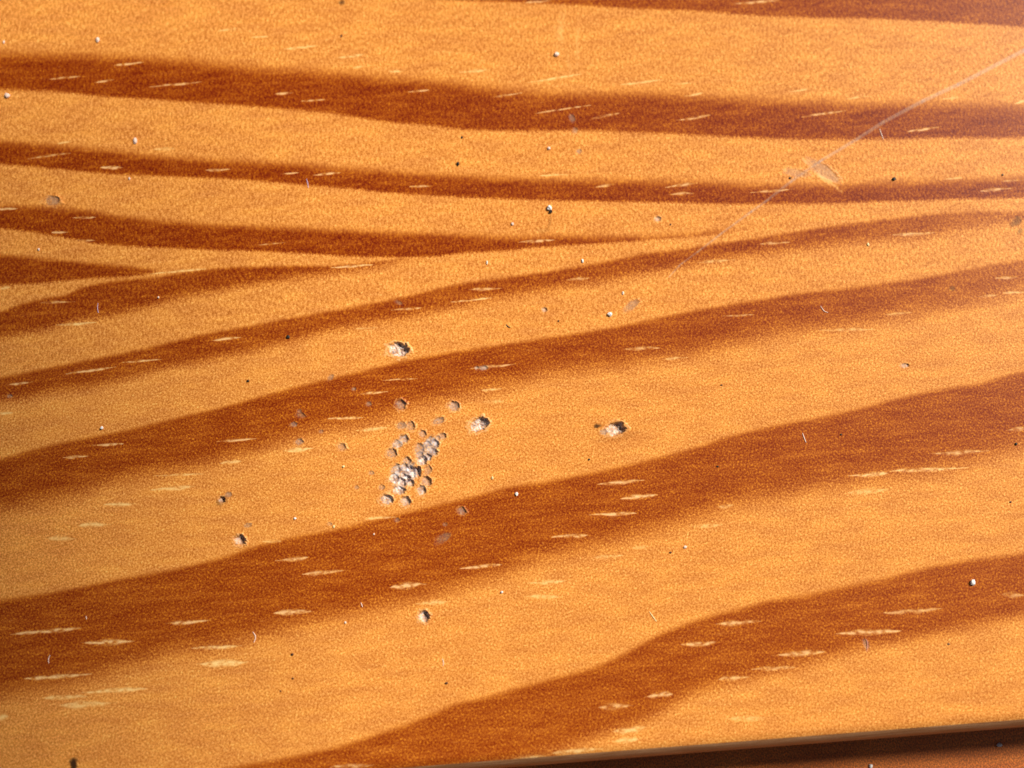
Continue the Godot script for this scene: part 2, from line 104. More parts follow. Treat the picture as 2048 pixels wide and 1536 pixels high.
# Loose grains: kind, x, y, z, half width, half depth, height by width, tint, label
const CRUMBS := [
	["pale_crumb", 8.1, 0, -4.96, 0.256, 0.222, 0.8, "white", "largest round white crumb on the pale wood beside a faint teardrop scuff"],
	["pale_crumb", 33.58, 0, 17.81, 0.265, 0.299, 0.8, "white", "angular white crumb sitting on the lowest dark ring near the right edge"],
	["pale_crumb", -0.3, 0, 8.56, 0.153, 0.210, 0.8, "white", "oblong white grain at the upper rim of the dark ring below the chipped dents"],
	["pale_crumb", -31.73, 0, -31.13, 0.205, 0.286, 0.7, "cream", "blurred pinkish white crumb on the pale wood at the top left"],
	["pale_crumb", -39.14, 0, -26.8, 0.285, 0.259, 0.7, "cream", "pinkish white crumb at the left border under the topmost left dark ring"],
	["pale_crumb", -28.83, 0, -22.15, 0.202, 0.341, 0.7, "cream", "tall pinkish white crumb above the second dark ring from the top left"],
	["pale_crumb", 5.69, 0, -27.04, 0.266, 0.240, 0.8, "cream", "white crumb beside the pale vertical smear near the top middle"],
	["pale_crumb", 4.06, 0, -14.02, 0.220, 0.292, 1.0, "white", "white crumb with its shaded side added in black below the third dark ring"],
	["pale_crumb", 35.82, -5.1, 30.44, 0.312, 0.245, 0.9, "grey", "grey crumb lying on the sunken board in the bottom right corner"],
	["pale_crumb", 25.62, -5.1, 31.28, 0.194, 0.224, 0.9, "white", "white crumb on the sunken board at the very bottom of the picture"],
	["pale_crumb", 6.32, 0, -9.46, 0.119, 0.205, 0.8, "white", "small upright white grain above the thin dark ring where the grain lines converge"],
	["pale_crumb", -31.88, 0, 1.07, 0.155, 0.176, 0.8, "white", "small white grain just above the long dark ring on the left"],
	["pale_crumb", 9.28, 0, -6.61, 0.118, 0.183, 0.7, "cream", "tiny cream grain just above the faint teardrop scuff"],
	["pale_crumb", 4.42, 0, -19.02, 0.161, 0.170, 0.7, "cream", "tiny cream grain on the pale strip between the second and third dark rings"],
	["pale_crumb", 1.01, 0, -12.92, 0.140, 0.166, 0.8, "cream", "tiny cream grain left of the white crumb with the black shaded side"],
	["pale_crumb", -13.4, 0, 5.45, 0.135, 0.116, 0.7, "yellow", "tiny yellowish grain left of the cluster of chipped dents"],
	["pale_crumb", -17.29, 0, 9.15, 0.134, 0.114, 0.8, "white", "tiny white grain between the round dent and the dent cluster"],
	["pale_crumb", -14.36, 0, 9.98, 0.095, 0.152, 0.8, "yellow", "tiny yellowish grain at the ring edge under the dent cluster's left side"],
	["pale_crumb", -1.95, 0, 15.85, 0.132, 0.130, 0.8, "white", "tiny white grain on the pale wood right of the lone lower dent"],
	["pale_crumb", -2.04, 0, 7.19, 0.096, 0.154, 0.8, "yellow", "tiny upright yellowish grain between the dent cluster and the oblong white grain"],
	["pale_crumb", -1.24, 0, -9.9, 0.099, 0.205, 0.8, "cream", "thin upright cream grain below the ring that tapers out in the middle"],
	["pale_crumb", -39.42, 0, -31.53, 0.103, 0.176, 0.7, "cream", "tiny cream grain at the left border above the topmost left dark ring"],
	["pale_crumb", -13.85, 0, 17.22, 0.094, 0.147, 0.8, "cream", "tiny pinkish grain under the wide dark ring left of the lone lower dent"],
	["pale_crumb", -11.35, 0, 10.78, 0.095, 0.113, 0.8, "cream", "tiny pinkish grain inside the wide dark ring below the dent cluster"],
	["pale_crumb", -29.37, 0, -19.01, 0.100, 0.168, 0.8, "cream", "tiny cream grain under the second dark ring from the top left"],
	["pale_crumb", -36.66, 0, -13.64, 0.119, 0.144, 0.8, "cream", "tiny cream grain between the third and fourth dark rings at the left"],
	["pale_crumb", -27.28, 0, -9, 0.099, 0.122, 0.8, "cream", "tiny pinkish grain inside the fifth dark ring at the left"],
	["pale_crumb", 12.17, 0, 13.53, 0.152, 0.151, 0.6, "cream", "tiny cream grain below the long pale flecks right of the middle"],
	["pale_crumb", 29.07, 0, -9.11, 0.119, 0.206, 0.7, "yellow", "thin yellowish grain under the thin dark ring at the right"],
	["dark_speck", -17.23, 0, -5.05, 0.172, 0.194, 0.7, "black", "round black speck on the thin dark ring left of the topmost dent"],
	["dark_speck", -20.48, 0, -1.78, 0.137, 0.139, 0.7, "black", "black speck on the pale wood above the long middle dark ring"],
	["dark_speck", -2.99, 0, -18.26, 0.159, 0.204, 0.8, "black", "oval black speck on the pale strip above the third dark ring"],
	["dark_speck", -2.51, 0, -20.47, 0.107, 0.131, 0.6, "black", "tiny black speck just below the second dark ring"],
	["dark_speck", 31.84, 0, -14.37, 0.212, 0.185, 0.7, "black", "black speck at the upper rim of the third dark ring near the right"],
	["dark_speck", 23.52, 0, -15.08, 0.124, 0.111, 0.6, "black", "tiny black speck beside the long scratch"],
	["dark_speck", 4.15, 0, -13.68, 0.176, 0.183, 1.0, "black", "added black piece for the shaded lower left side of a white crumb"],  # shaded side of the white crumb, added as a black piece
	["dark_speck", 5.47, 0, 6.33, 0.102, 0.102, 0.6, "black", "tiny black speck below the deepest dark dent"],
	["dark_speck", -17.92, 0, 19.26, 0.132, 0.129, 0.7, "brown", "dark brown speck on the broad pale band at the bottom, upper of two"],
	["dark_speck", -17.96, 0, 21.01, 0.098, 0.096, 0.6, "brown", "faint brown speck on the broad pale band at the bottom, lower of two"],
	["dark_speck", -6.56, 0, 22.2, 0.148, 0.111, 0.7, "brown", "dark brown speck on the broad pale band above the lowest dark ring"],
	["dark_speck", 4.02, 0, -4.74, 0.086, 0.124, 0.6, "brown", "tiny brown speck left of the largest white crumb"],
	["dark_speck", 11.03, 0, 13.86, 0.134, 0.099, 0.6, "brown", "tiny brown speck beside the cream grain below the pale flecks"],
	["dark_speck", 40.58, 0, -14.05, 0.106, 0.130, 0.6, "brown", "tiny dark speck above the third dark ring at the right border"],
	["dark_speck", 37.34, 0, 12, 0.101, 0.101, 0.6, "brown", "tiny dark speck on the bright wood at the right border"],
	["dark_speck", 38.42, 0, 7.6, 0.136, 0.137, 0.7, "black", "dark speck at the right border under the wide dark ring"],
	["dark_speck", 13.57, 0, -11.93, 0.088, 0.109, 0.6, "brown", "tiny brown speck left of the lower end of the long scratch"],
	["dark_speck", -11.78, 0, -29.98, 0.108, 0.135, 0.6, "brown", "tiny brown speck on the pale wood at the top"],
	["dark_speck", 16.25, 0, 1.3, 0.137, 0.087, 0.5, "brown", "thin brown speck on the pale wood right of the middle"],
	["dark_speck", 31.14, 0, 22.18, 0.132, 0.097, 0.5, "brown", "tiny brown speck under the lowest dark ring at the right"],
	["dark_speck", -18.92, 0, 21.85, 0.082, 0.095, 0.5, "brown", "faintest brown speck near the bottom left of the broad pale band"],
	["dark_speck", 25.05, 0, 5.86, 0.102, 0.103, 0.6, "black", "tiny black speck inside the wide dark ring beside a lint fibre"],
	["dark_speck", 15.28, 0, 7.61, 0.102, 0.102, 0.6, "black", "tiny black speck inside the wide dark ring right of the deepest dent"],
]

# Lint: points, radius, tint, label
const LINT := [
	[[-15.2, -17.91, -15.14, -17.61, -15.08, -17.14], 0.050, "lilac", "short lilac lint fibre crossing the lower rim of the second dark ring"],
	[[-32.04, -8.91, -32.09, -8.51, -32.02, -8.1], 0.047, "lilac", "thin upright lint fibre on the fifth dark ring at the left"],
	[[-36.01, 17.94, -36.13, 18.26, -36.09, 18.56], 0.047, "cream", "thin upright lint fibre on the wide dark ring at the lower left"],
	[[-20.81, 17.39, -20.63, 17.74, -20.76, 18.17], 0.054, "cream", "curved pale lint fibre at the lower rim of the wide dark ring"],
	[[22.1, 5.52, 22.17, 5.87, 22.28, 6.27], 0.062, "cream", "slanted pale lint fibre on the wide dark ring at the right"],
	[[31.23, -18.71, 31.3, -18.32, 31.43, -17.75], 0.054, "cream", "slanted lint fibre beside the scratch on the second dark ring"],
	[[-33.29, 15.27, -33.26, 15.53], 0.047, "cream", "tiniest lint fibre, above the pale flecks at the lower left"],
	[[-6.75, 20.4, -6.69, 20.69, -6.74, 20.94], 0.043, "cream", "faint upright lint fibre on the broad pale band at the bottom"],
	[[9.02, 18.12, 9.21, 18.47, 9.47, 18.89], 0.054, "yellow", "slanted yellowish lint fibre above the lowest dark ring"],
	[[-12.61, 15.83, -12.51, 16.17], 0.050, "cream", "short pale lint fibre on the wide dark ring left of the lone lower dent"],
	[[-0.11, -4.77, 0.07, -4.55, 0.22, -4.5], 0.058, "black", "short black fibre on the pale wood above the middle dark ring"],
	[[24.7, -4.4, 24.92, -3.98, 25.22, -3.83], 0.054, "cream", "bent pale lint fibre on the middle dark ring at the right"],
	[[25.02, 21.35, 25.08, 21.73, 24.94, 22.27], 0.050, "pink", "curved pink lint fibre at the lower rim of the lowest dark ring"],
]

var color_bytes := PackedByteArray()
var relief_bytes := PackedByteArray()
var wear := FastNoiseLite.new()
var grit := FastNoiseLite.new()
var dents := []
var flecks := []
var scratch := PackedVector2Array()
var board_material: StandardMaterial3D
var worn_material: StandardMaterial3D
var used := {}


func _ready():
	camera_and_light()
	wear.seed = 11
	wear.frequency = 0.9
	wear.fractal_octaves = 3
	grit.seed = 23
	grit.frequency = 3.2
	grit.fractal_octaves = 3
	for d in DENTS:
		dents.append({"x": d[0], "z": d[1], "rx": d[2], "rz": d[3], "c": cos(d[4]), "s": sin(d[4]), "depth": d[5] * (1.05 if d[5] > 0.2 else 0.8), "pale": d[6], "lip": d[7], "flaky": 1.0 if d[6] > 0.8 else 0.0, "at": dents.size() * 7.3})
	for f in FLECKS:
		var a := Vector2(f[0], f[1])
		var b := Vector2(f[2], f[3])
		flecks.append({"m": (a + b) / 2, "along": (b - a).normalized(), "half": a.distance_to(b) / 2, "wide": f[4], "k": f[5], "at": flecks.size() * 3.7})
	for i in range(0, SCRATCH.size(), 2):
		scratch.append(Vector2(SCRATCH[i], SCRATCH[i + 1]))
	paint_board()
	build_board()
	build_sunken_board()
	build_crumbs()
	build_lint()
	build_phone()


func camera_and_light():
	var cam := Camera3D.new()
	cam.name = "camera"
	cam.fov = 36.0
	cam.near = 0.005
	cam.far = 20.0
	var lens := CameraAttributesPhysical.new()
	lens.frustum_focal_length = 12.0 / tan(deg_to_rad(36.0 / 2.0))
	lens.frustum_focus_distance = 0.0915
	lens.frustum_near = 0.005
	lens.frustum_far = 20.0
	lens.exposure_aperture = 14.0
	cam.attributes = lens
	add_child(cam)
	cam.look_at_from_position(Vector3(-1.198, 90.602, 15.931) * MM, Vector3.ZERO, Vector3(sin(deg_to_rad(4.2999)), 0, -cos(deg_to_rad(4.2999))))

	var sky_material := ProceduralSkyMaterial.new()
	sky_material.sky_top_color = Color(0.4, 0.45, 0.52)
	sky_material.sky_horizon_color = Color(0.8, 0.8, 0.8)
	sky_material.sky_curve = 0.2
	sky_material.ground_bottom_color = Color(0.25, 0.23, 0.21)
	sky_material.ground_horizon_color = Color(0.5, 0.48, 0.46)
	var sky := Sky.new()
	sky.sky_material = sky_material
	var env := Environment.new()
	env.background_mode = Environment.BG_SKY
	env.sky = sky
	env.background_energy_multiplier = 0.14
	env.tonemap_mode = Environment.TONE_MAPPER_LINEAR
	env.tonemap_exposure = 4.0
	env.sdfgi_enabled = true
	env.ssao_enabled = true
	env.ssil_enabled = true
	var world := WorldEnvironment.new()
	world.name = "daylight"
	world.environment = env
	add_child(world)

	# veiled sun from the right and a little from behind the board
	var sun := DirectionalLight3D.new()
	sun.name = "sun"
	sun.light_energy = 0.5
	sun.light_color = Color(1.0, 0.96, 0.9)
	sun.light_angular_distance = 17.0
	sun.shadow_enabled = true
	add_child(sun)
	var high := deg_to_rad(38)
	var round_ := deg_to_rad(31)
	var to_sun := Vector3(cos(high) * cos(round_), sin(high), -cos(high) * sin(round_))
	sun.look_at_from_position(to_sun, Vector3.ZERO)


# ---------------------------------------------------------------- names and labels

func numbered(called: String) -> String:
	used[called] = used.get(called, -1) + 1
	return called if used[called] == 0 else "%s_%03d" % [called, used[called]]


func tag(o: Node3D, label: String, category: String, group := ""):
	o.set_meta("label", label)
	o.set_meta("category", category)
	if group:
		o.set_meta("group", group)


func put(called: String, mesh: Mesh, parent: Node3D) -> MeshInstance3D:
	var o := MeshInstance3D.new()
	o.name = called
	o.mesh = mesh
	parent.add_child(o, true)
	return o


# ---------------------------------------------------------------- the grain of the board

func curve_at(p: Array, x: float) -> float:
	var n := p.size() / 2
	if x <= p[0]:
		var far: int = mini(3, n - 1) * 2
		return p[1] + (x - p[0]) * (p[far + 1] - p[1]) / (p[far] - p[0])
	if x >= p[n * 2 - 2]:
		var near: int = maxi(0, n - 4) * 2
		return p[n * 2 - 1] + (x - p[n * 2 - 2]) * (p[n * 2 - 1] - p[near + 1]) / (p[n * 2 - 2] - p[near])
	var i := 0
	while p[i * 2 + 2] < x:
		i += 1
	var xa: float = p[i * 2]
	var xb: float = p[i * 2 + 2]
	var ya: float = p[i * 2 + 1]
	var yb: float = p[i * 2 + 3]
	var w := xb - xa
	var slope := (yb - ya) / w
	var ma := slope
	var mb := slope
	if i > 0:
		ma = (yb - p[i * 2 - 1]) / (xb - p[i * 2 - 2])
	if i < n - 2:
		mb = (p[i * 2 + 5] - ya) / (p[i * 2 + 4] - xa)
	var t := (x - xa) / w
	return ya * (2 * t * t * t - 3 * t * t + 1) + ma * w * (t * t * t - 2 * t * t + t) + yb * (3 * t * t - 2 * t * t * t) + mb * w * (t * t * t - t * t)


func noise_bytes(seed_: int, frequency: float, w: int, h: int, octaves := 1) -> PackedByteArray:
	var n := FastNoiseLite.new()
	n.seed = seed_
	n.noise_type = FastNoiseLite.TYPE_SIMPLEX_SMOOTH
	n.frequency = frequency
	n.fractal_type = FastNoiseLite.FRACTAL_FBM if octaves > 1 else FastNoiseLite.FRACTAL_NONE
	n.fractal_octaves = octaves
	var im := n.get_image(w, h, false, false, false)
	im.convert(Image.FORMAT_L8)
	if w != TEX_W or h != TEX_H:
		im.resize(TEX_W, TEX_H, Image.INTERPOLATE_CUBIC)
	return im.get_data()


func paint_board():
	var fine := noise_bytes(1, 0.23, TEX_W, TEX_H, 3)
	var grain := noise_bytes(7, 0.46, TEX_W, TEX_H, 2)
	var fibre := noise_bytes(2, 0.17, TEX_W, TEX_H / 2, 3)
	var patch := noise_bytes(3, 0.03, TEX_W / 3, TEX_H, 3)
	var streak := noise_bytes(4, 0.06, TEX_W / 8, TEX_H, 4)
	var sx := (X1 - X0) / TEX_W
	var sz := (Z1 - Z0) / TEX_H
	var dark := PackedFloat32Array()
	dark.resize(TEX_W * TEX_H)
	var rag := FastNoiseLite.new()
	rag.seed = 5
	rag.frequency = 2.2
	rag.fractal_octaves = 3
	for k in RINGS.size():
		var ring = RINGS[k]
		var sa: float = ring[2]
		var sb: float = ring[3]
		var deep: float = ring[4]
		var la := clampf(sa * 1.8, 0.35, 1.0)   # a crisp rim is less frayed
		var lb := clampf(sb * 1.8, 0.35, 1.0)
		for c in TEX_W:
			var x := X0 + (c + 0.5) * sx
			var a := curve_at(ring[0], x) + 0.05 * rag.get_noise_2d(x, k * 9.0)
			var b := curve_at(ring[1], x) + 0.05 * rag.get_noise_2d(x, k * 9.0 + 40)
			if b <= a - sa - sb:
				continue
			var first: int = clampi(int((a - sa * 1.6 - Z0) / sz), 0, TEX_H)
			var last: int = clampi(int((b + sb * 1.6 - Z0) / sz) + 1, 0, TEX_H)
			var strength := deep * clampf((b - a + 0.35) / 0.6, 0.0, 1.0)
			if k == 6 or k == 7:   # towards the right these two rings run out into loose orange streaks
				strength *= 1.0 - 0.34 * smoothstep(22.0, 44.0, x + 5.0 * rag.get_noise_2d(x * 0.1, k * 5.0))
			for r in range(first, last):
				var at := r * TEX_W + c
				var z := Z0 + (r + 0.5) * sz
				var loose := ((fine[at] - 128) * 0.5 + (grain[at] - 128) * 0.5) * 0.0028
				var t := clampf((z + loose * la - a + sa) / (2 * sa), 0.0, 1.0)
				var u := clampf((b + sb - z - loose * lb) / (2 * sb), 0.0, 1.0)
				var v := t * t * (3 - 2 * t) * u * u * (3 - 2 * u) * strength
				if v > dark[at]:
					dark[at] = v
	color_bytes.resize(TEX_W * TEX_H * 3)
	for r in TEX_H:
		var z := Z0 + (r + 0.5) * sz
		var brushed := clampf((2.0 - z) / 18.0, 0.1, 0.5)
		for c in TEX_W:
			var at := r * TEX_W + c
			var v := dark[at] * (0.97 - 0.0022 * absf(streak[at] - 118.0)) + 0.0006 * (streak[at] - 128)
			var g := ((fine[at] - 128) * 0.68 + (grain[at] - 128) * 0.6 + maxi(0, fine[at] - 168) * (0.7 + 0.6 * v)) * (1.0 - brushed * 0.6) + (fibre[at] - 128) * brushed * 0.9
			var p := (patch[at] - 128) * 0.11
			var k := 0.64 - 0.04 * v
			p += (streak[at] - 128) * 0.10
			var q := at * 3
			color_bytes[q] = clampi(int(222 - 76 * v + g * k + p), 0, 255)
			color_bytes[q + 1] = clampi(int(145 - 83 * v + g * k + p), 0, 255)
			color_bytes[q + 2] = clampi(int(67 - 63 * v + g * k * (0.8 - 0.6 * v) + p * 0.5), 0, 255)
	relief_bytes = fine
	paint_specks()
	paint_flecks()
	paint_scratch()
	paint_stains()
	paint_dents()
	var picture := Image.create_from_data(TEX_W, TEX_H, false, Image.FORMAT_RGB8, color_bytes)
	var relief := Image.create_from_data(TEX_W, TEX_H, false, Image.FORMAT_L8, relief_bytes)
	board_material = StandardMaterial3D.new()
	board_material.albedo_texture = ImageTexture.create_from_image(picture)
	board_material.roughness = 0.42
	board_material.metallic_specular = 0.32
	board_material.heightmap_enabled = true
	board_material.heightmap_texture = ImageTexture.create_from_image(relief)
	board_material.heightmap_scale = 0.0007
	worn_material = board_material.duplicate()
	worn_material.roughness = 0.5
	worn_material.metallic_specular = 0.5


func blend(at: int, color: Vector3, share: float):
	var q := at * 3
	color_bytes[q] = clampi(int(lerpf(color_bytes[q], color.x, share)), 0, 255)
	color_bytes[q + 1] = clampi(int(lerpf(color_bytes[q + 1], color.y, share)), 0, 255)
	color_bytes[q + 2] = clampi(int(lerpf(color_bytes[q + 2], color.z, share)), 0, 255)


func rows_of(z: float, reach: float) -> Vector2i:
	var s := (Z1 - Z0) / TEX_H
	return Vector2i(clampi(int((z - reach - Z0) / s), 0, TEX_H), clampi(int((z + reach - Z0) / s) + 1, 0, TEX_H))


func columns_of(x: float, reach: float) -> Vector2i:
	var s := (X1 - X0) / TEX_W
	return Vector2i(clampi(int((x - reach - X0) / s), 0, TEX_W), clampi(int((x + reach - X0) / s) + 1, 0, TEX_W))


func texel(c: int, r: int) -> Vector2:
	return Vector2(X0 + (c + 0.5) * (X1 - X0) / TEX_W, Z0 + (r + 0.5) * (Z1 - Z0) / TEX_H)


func paint_specks():
	# the shortest flecks, too small to count
	var rng := RandomNumberGenerator.new()
	rng.seed = 77
	for i in 4200:
		var c := rng.randi_range(0, TEX_W - 14)
		var r := rng.randi_range(0, TEX_H - 2)
		var n := rng.randi_range(3, 12)
		var k := rng.randf_range(0.1, 0.45)
		for j in n:
			blend(r * TEX_W + c + j, Vector3(236, 168, 100), k * sin(PI * (j + 0.5) / n))
	for i in 500:
		var c := rng.randi_range(0, TEX_W - 4)
		var r := rng.randi_range(0, TEX_H - 12)
		var n := rng.randi_range(4, 9)
		var k := rng.randf_range(0.1, 0.35)
		for j in n:
			blend((r + j) * TEX_W + c + (1 if j > n / 2 and i % 2 else 0), Vector3(246, 190, 130), k * sin(PI * (j + 0.5) / n))
	for i in 260:
		var c := rng.randi_range(0, TEX_W - 4)
		var r := rng.randi_range(0, TEX_H - 4)
		blend(r * TEX_W + c, Vector3(70, 35, 12), rng.randf_range(0.2, 0.6))


func fleck_rho(f: Dictionary, x: float, z: float) -> float:
	var d: Vector2 = Vector2(x, z) - f.m
	var u: float = d.dot(f.along) / f.half
	if absf(u) >= 1.15:
		return 9.0
	var v: float = d.x * -f.along.y + d.y * f.along.x
	var bend: float = 0.4 * f.wide * wear.get_noise_2d(x * 0.4, f.at)
	var skew: float = sin(f.at * 2.3) * 0.45
	var body := pow(maxf(0.0, 1.1 - u * u + skew * u * (1.0 - u * u)), 0.55 + 0.5 * absf(sin(f.at)))
	var w: float = f.wide * maxf(0.05, body * (0.78 + 0.35 * wear.get_noise_2d(x * 0.7, f.at + 50)))
	return absf(v - bend) / w


func paint_flecks():
	for f in flecks:
		var cs := columns_of(f.m.x, f.half + 0.2)
		var rs := rows_of(f.m.y, f.wide * 2.5 + absf(f.along.y) * f.half)
		for r in range(rs.x, rs.y):
			for c in range(cs.x, cs.y):
				var p := texel(c, r)
				var rho := fleck_rho(f, p.x, p.y)
				if rho > 1.5:
					continue
				var s := 1.0 - smoothstep(0.1, 1.45, rho)
				var k: float = 1.2 * pow(f.k, 0.7) * s * clampf(0.85 + 1.2 * grit.get_noise_2d(p.x * 0.4, p.y), 0.2, 1.15)
				var q := (r * TEX_W + c) * 3
				var pale := Vector3(238, 188, 130) if color_bytes[q + 1] < 105 else Vector3(255, 212, 138)
				blend(r * TEX_W + c, pale, minf(k, 1.0))


func scratch_at(x: float, z: float) -> Vector2:
	# (distance from the centre line over its half width, share of the way along)
	var best := Vector2(99, 0)
	for i in scratch.size() - 1:
		var a := scratch[i]
		var b := scratch[i + 1]
		var t := clampf((Vector2(x, z) - a).dot(b - a) / (b - a).length_squared(), 0.0, 1.0)
		var d := (a.lerp(b, t)).distance_to(Vector2(x, z))
		if d < best.x:
			best = Vector2(d, (i + t) / (scratch.size() - 1))
	return Vector2(best.x / lerpf(0.19, 0.06, best.y), best.y)


func paint_scratch():
	for i in scratch.size() - 1:
		var m := (scratch[i] + scratch[i + 1]) / 2
		var l := scratch[i].distance_to(scratch[i + 1]) / 2
		var cs := columns_of(m.x, l)
		var rs := rows_of(m.y, l)
		for r in range(rs.x, rs.y):
			for c in range(cs.x, cs.y):
				var p := texel(c, r)
				var at := scratch_at(p.x, p.y)
				if at.x < 1.3:
					blend(r * TEX_W + c, Vector3(160, 152, 182), 0.24 * (1.0 - smoothstep(0.3, 1.3, at.x)) * (0.8 + 0.7 * grit.get_noise_2d(p.x, p.y)))


func paint_stains():
	for d in STAINS:
		var reach := maxf(d[2], d[3]) * 1.6
		var cs := columns_of(d[0], reach)
		var rs := rows_of(d[1], reach)
		for r in range(rs.x, rs.y):
			for c in range(cs.x, cs.y):
				var p := texel(c, r)
				var e := p - Vector2(d[0], d[1])
				var rho := Vector2((e.x * cos(d[4]) + e.y * sin(d[4])) / d[2], (e.y * cos(d[4]) - e.x * sin(d[4])) / d[3]).length() + 0.7 * grit.get_noise_2d(p.x * 0.5, p.y * 0.5)
				if rho < 1.2:
					blend(r * TEX_W + c, Vector3(58, 36, 18) if d[5] > 0 else Vector3(255, 196, 120), absf(d[5]) * (1.0 - smoothstep(0.3, 1.2, rho)))


func dent_at(d: Dictionary, x: float, z: float) -> Vector2:
	# (distance from its middle over its radius, how far towards the light side)
	var ex: float = x - d.x
	var ez: float = z - d.z
	var u: float = (ex * d.c + ez * d.s) / d.rx
	var v: float = (ez * d.c - ex * d.s) / d.rz
	var rho := sqrt(u * u + v * v)
	if rho < 2.2:
		rho *= 1.0 + 0.3 * wear.get_noise_2d(u * 1.2 + d.at, v * 1.2)
	# the blow came from the far side of the light: the floor falls towards it
	var along: float = 0.86 * d.c - 0.51 * d.s
	return Vector2(rho, clampf((ex * 0.86 - ez * 0.51) / sqrt(d.rx * d.rx * along * along + d.rz * d.rz * (1.0 - along * along)), -1.0, 1.0))


func paint_dents():
	# bruised varnish is whitish, in grains
	for d in dents:
		var reach: float = maxf(d.rx, d.rz) * 1.6
		var cs := columns_of(d.x, reach)
		var rs := rows_of(d.z, reach)
		for r in range(rs.x, rs.y):
			for c in range(cs.x, cs.y):
				var p := texel(c, r)
				var e := dent_at(d, p.x, p.y)
				var rho := e.x
				var n := grit.get_noise_2d(p.x * 1.6, p.y * 1.6)
				if rho < 1.0:
					# bruised varnish is lilac grey; where it is crushed it breaks into white flakes
					var k: float = lerpf(d.pale, 1.0, 0.15) * (1.0 - smoothstep(0.75, 1.0, rho - 0.1 * e.y)) * clampf(0.75 + 0.9 * n + 0.25 * e.y, 0.1, 0.95)
					var white := clampf(0.5 + 2.0 * grit.get_noise_2d(p.x * 0.65 + 90, p.y * 0.65), 0.0, 1.0) * smoothstep(0.45, 0.85, d.pale)
					blend(r * TEX_W + c, Vector3(134, 115, 118).lerp(Vector3(218, 214, 220), white), k)
				elif rho < 1.3:
					# thin rim of the varnish, the light caught on its lip painted in
					blend(r * TEX_W + c, Vector3(255, 204, 150), 0.6 * minf(1.0, d.lip) * smoothstep(0.015, 0.06, d.depth) * (1.0 - smoothstep(0.5, 1.0, absf(rho - 1.14) / 0.16)) * clampf(0.7 + 1.2 * n, 0.0, 1.0))


# ---------------------------------------------------------------- the face of the board as geometry

func height_at(x: float, z: float, near_dents: Array, near_flecks: Array, scratched: bool) -> float:
	var low := 0.0
	var lip := 0.0
	var open := 1.0
	for d in near_dents:
		var e := dent_at(d, x, z)
		if e.x < 1.0:
			var floor_ := 1.0 - pow(e.x, 5.0)
			var lean: float = lerpf(0.05, 1.15, smoothstep(-1.0, 0.75, e.y))
			var rough: float = 1.0 + (0.18 + 0.2 * d.flaky) * grit.get_noise_2d(x * (1.0 + 0.3 * d.flaky), z * (1.0 + 0.3 * d.flaky))
			low = minf(low, -d.depth * floor_ * lean * rough)
			open = minf(open, smoothstep(0.85, 1.0, e.x))
		var g := (e.x - 1.12) / 0.16
		if g * g < 6.0:
			lip = maxf(lip, 0.09 * d.lip * minf(1.0, minf(d.rx, d.rz) / 0.4) * exp(-g * g) * (0.15 + 0.85 * maxf(0.0, e.y)))
	var h := low + lip * open
	if near_dents.is_empty() or low == 0.0:
		for f in near_flecks:
			var rho := fleck_rho(f, x, z)
			if rho < 1.0:
				h -= 0.014 * f.k * (1.0 - rho * rho)
		if scratched:
			var rho := scratch_at(x, z).x
			if rho < 1.0:
				h -= 0.006 * (1.0 - rho * rho)
	return h


func uv_at(x: float, z: float) -> Vector2:
	return Vector2(pingpong((x - X0) / (X1 - X0), 1.0), pingpong((z - Z0) / (Z1 - Z0), 1.0))


class Sheet:
	var v := PackedVector3Array()
	var n := PackedVector3Array()
	var uv := PackedVector2Array()
	var ix := PackedInt32Array()

	func quad(p: Array, normals: Array, uvs: Array):
		var k := v.size()
		for i in 4:
			v.append(p[i] * 0.001)
			n.append(normals[i])
			uv.append(uvs[i])
		ix.append_array([k, k + 1, k + 2, k, k + 2, k + 3])

	func mesh(m: Material) -> ArrayMesh:
		var a := []
		a.resize(Mesh.ARRAY_MAX)
		a[Mesh.ARRAY_VERTEX] = v
		a[Mesh.ARRAY_NORMAL] = n
		a[Mesh.ARRAY_TEX_UV] = uv
		a[Mesh.ARRAY_INDEX] = ix
		var out := ArrayMesh.new()
		out.add_surface_from_arrays(Mesh.PRIMITIVE_TRIANGLES, a)
		out.surface_set_material(0, m)
		return out


func flat(s: Sheet, xa: float, za: float, xb: float, zb: float):
	s.quad([Vector3(xa, 0, za), Vector3(xb, 0, za), Vector3(xb, 0, zb), Vector3(xa, 0, zb)], [Vector3.UP, Vector3.UP, Vector3.UP, Vector3.UP], [uv_at(xa, za), uv_at(xb, za), uv_at(xb, zb), uv_at(xa, zb)])


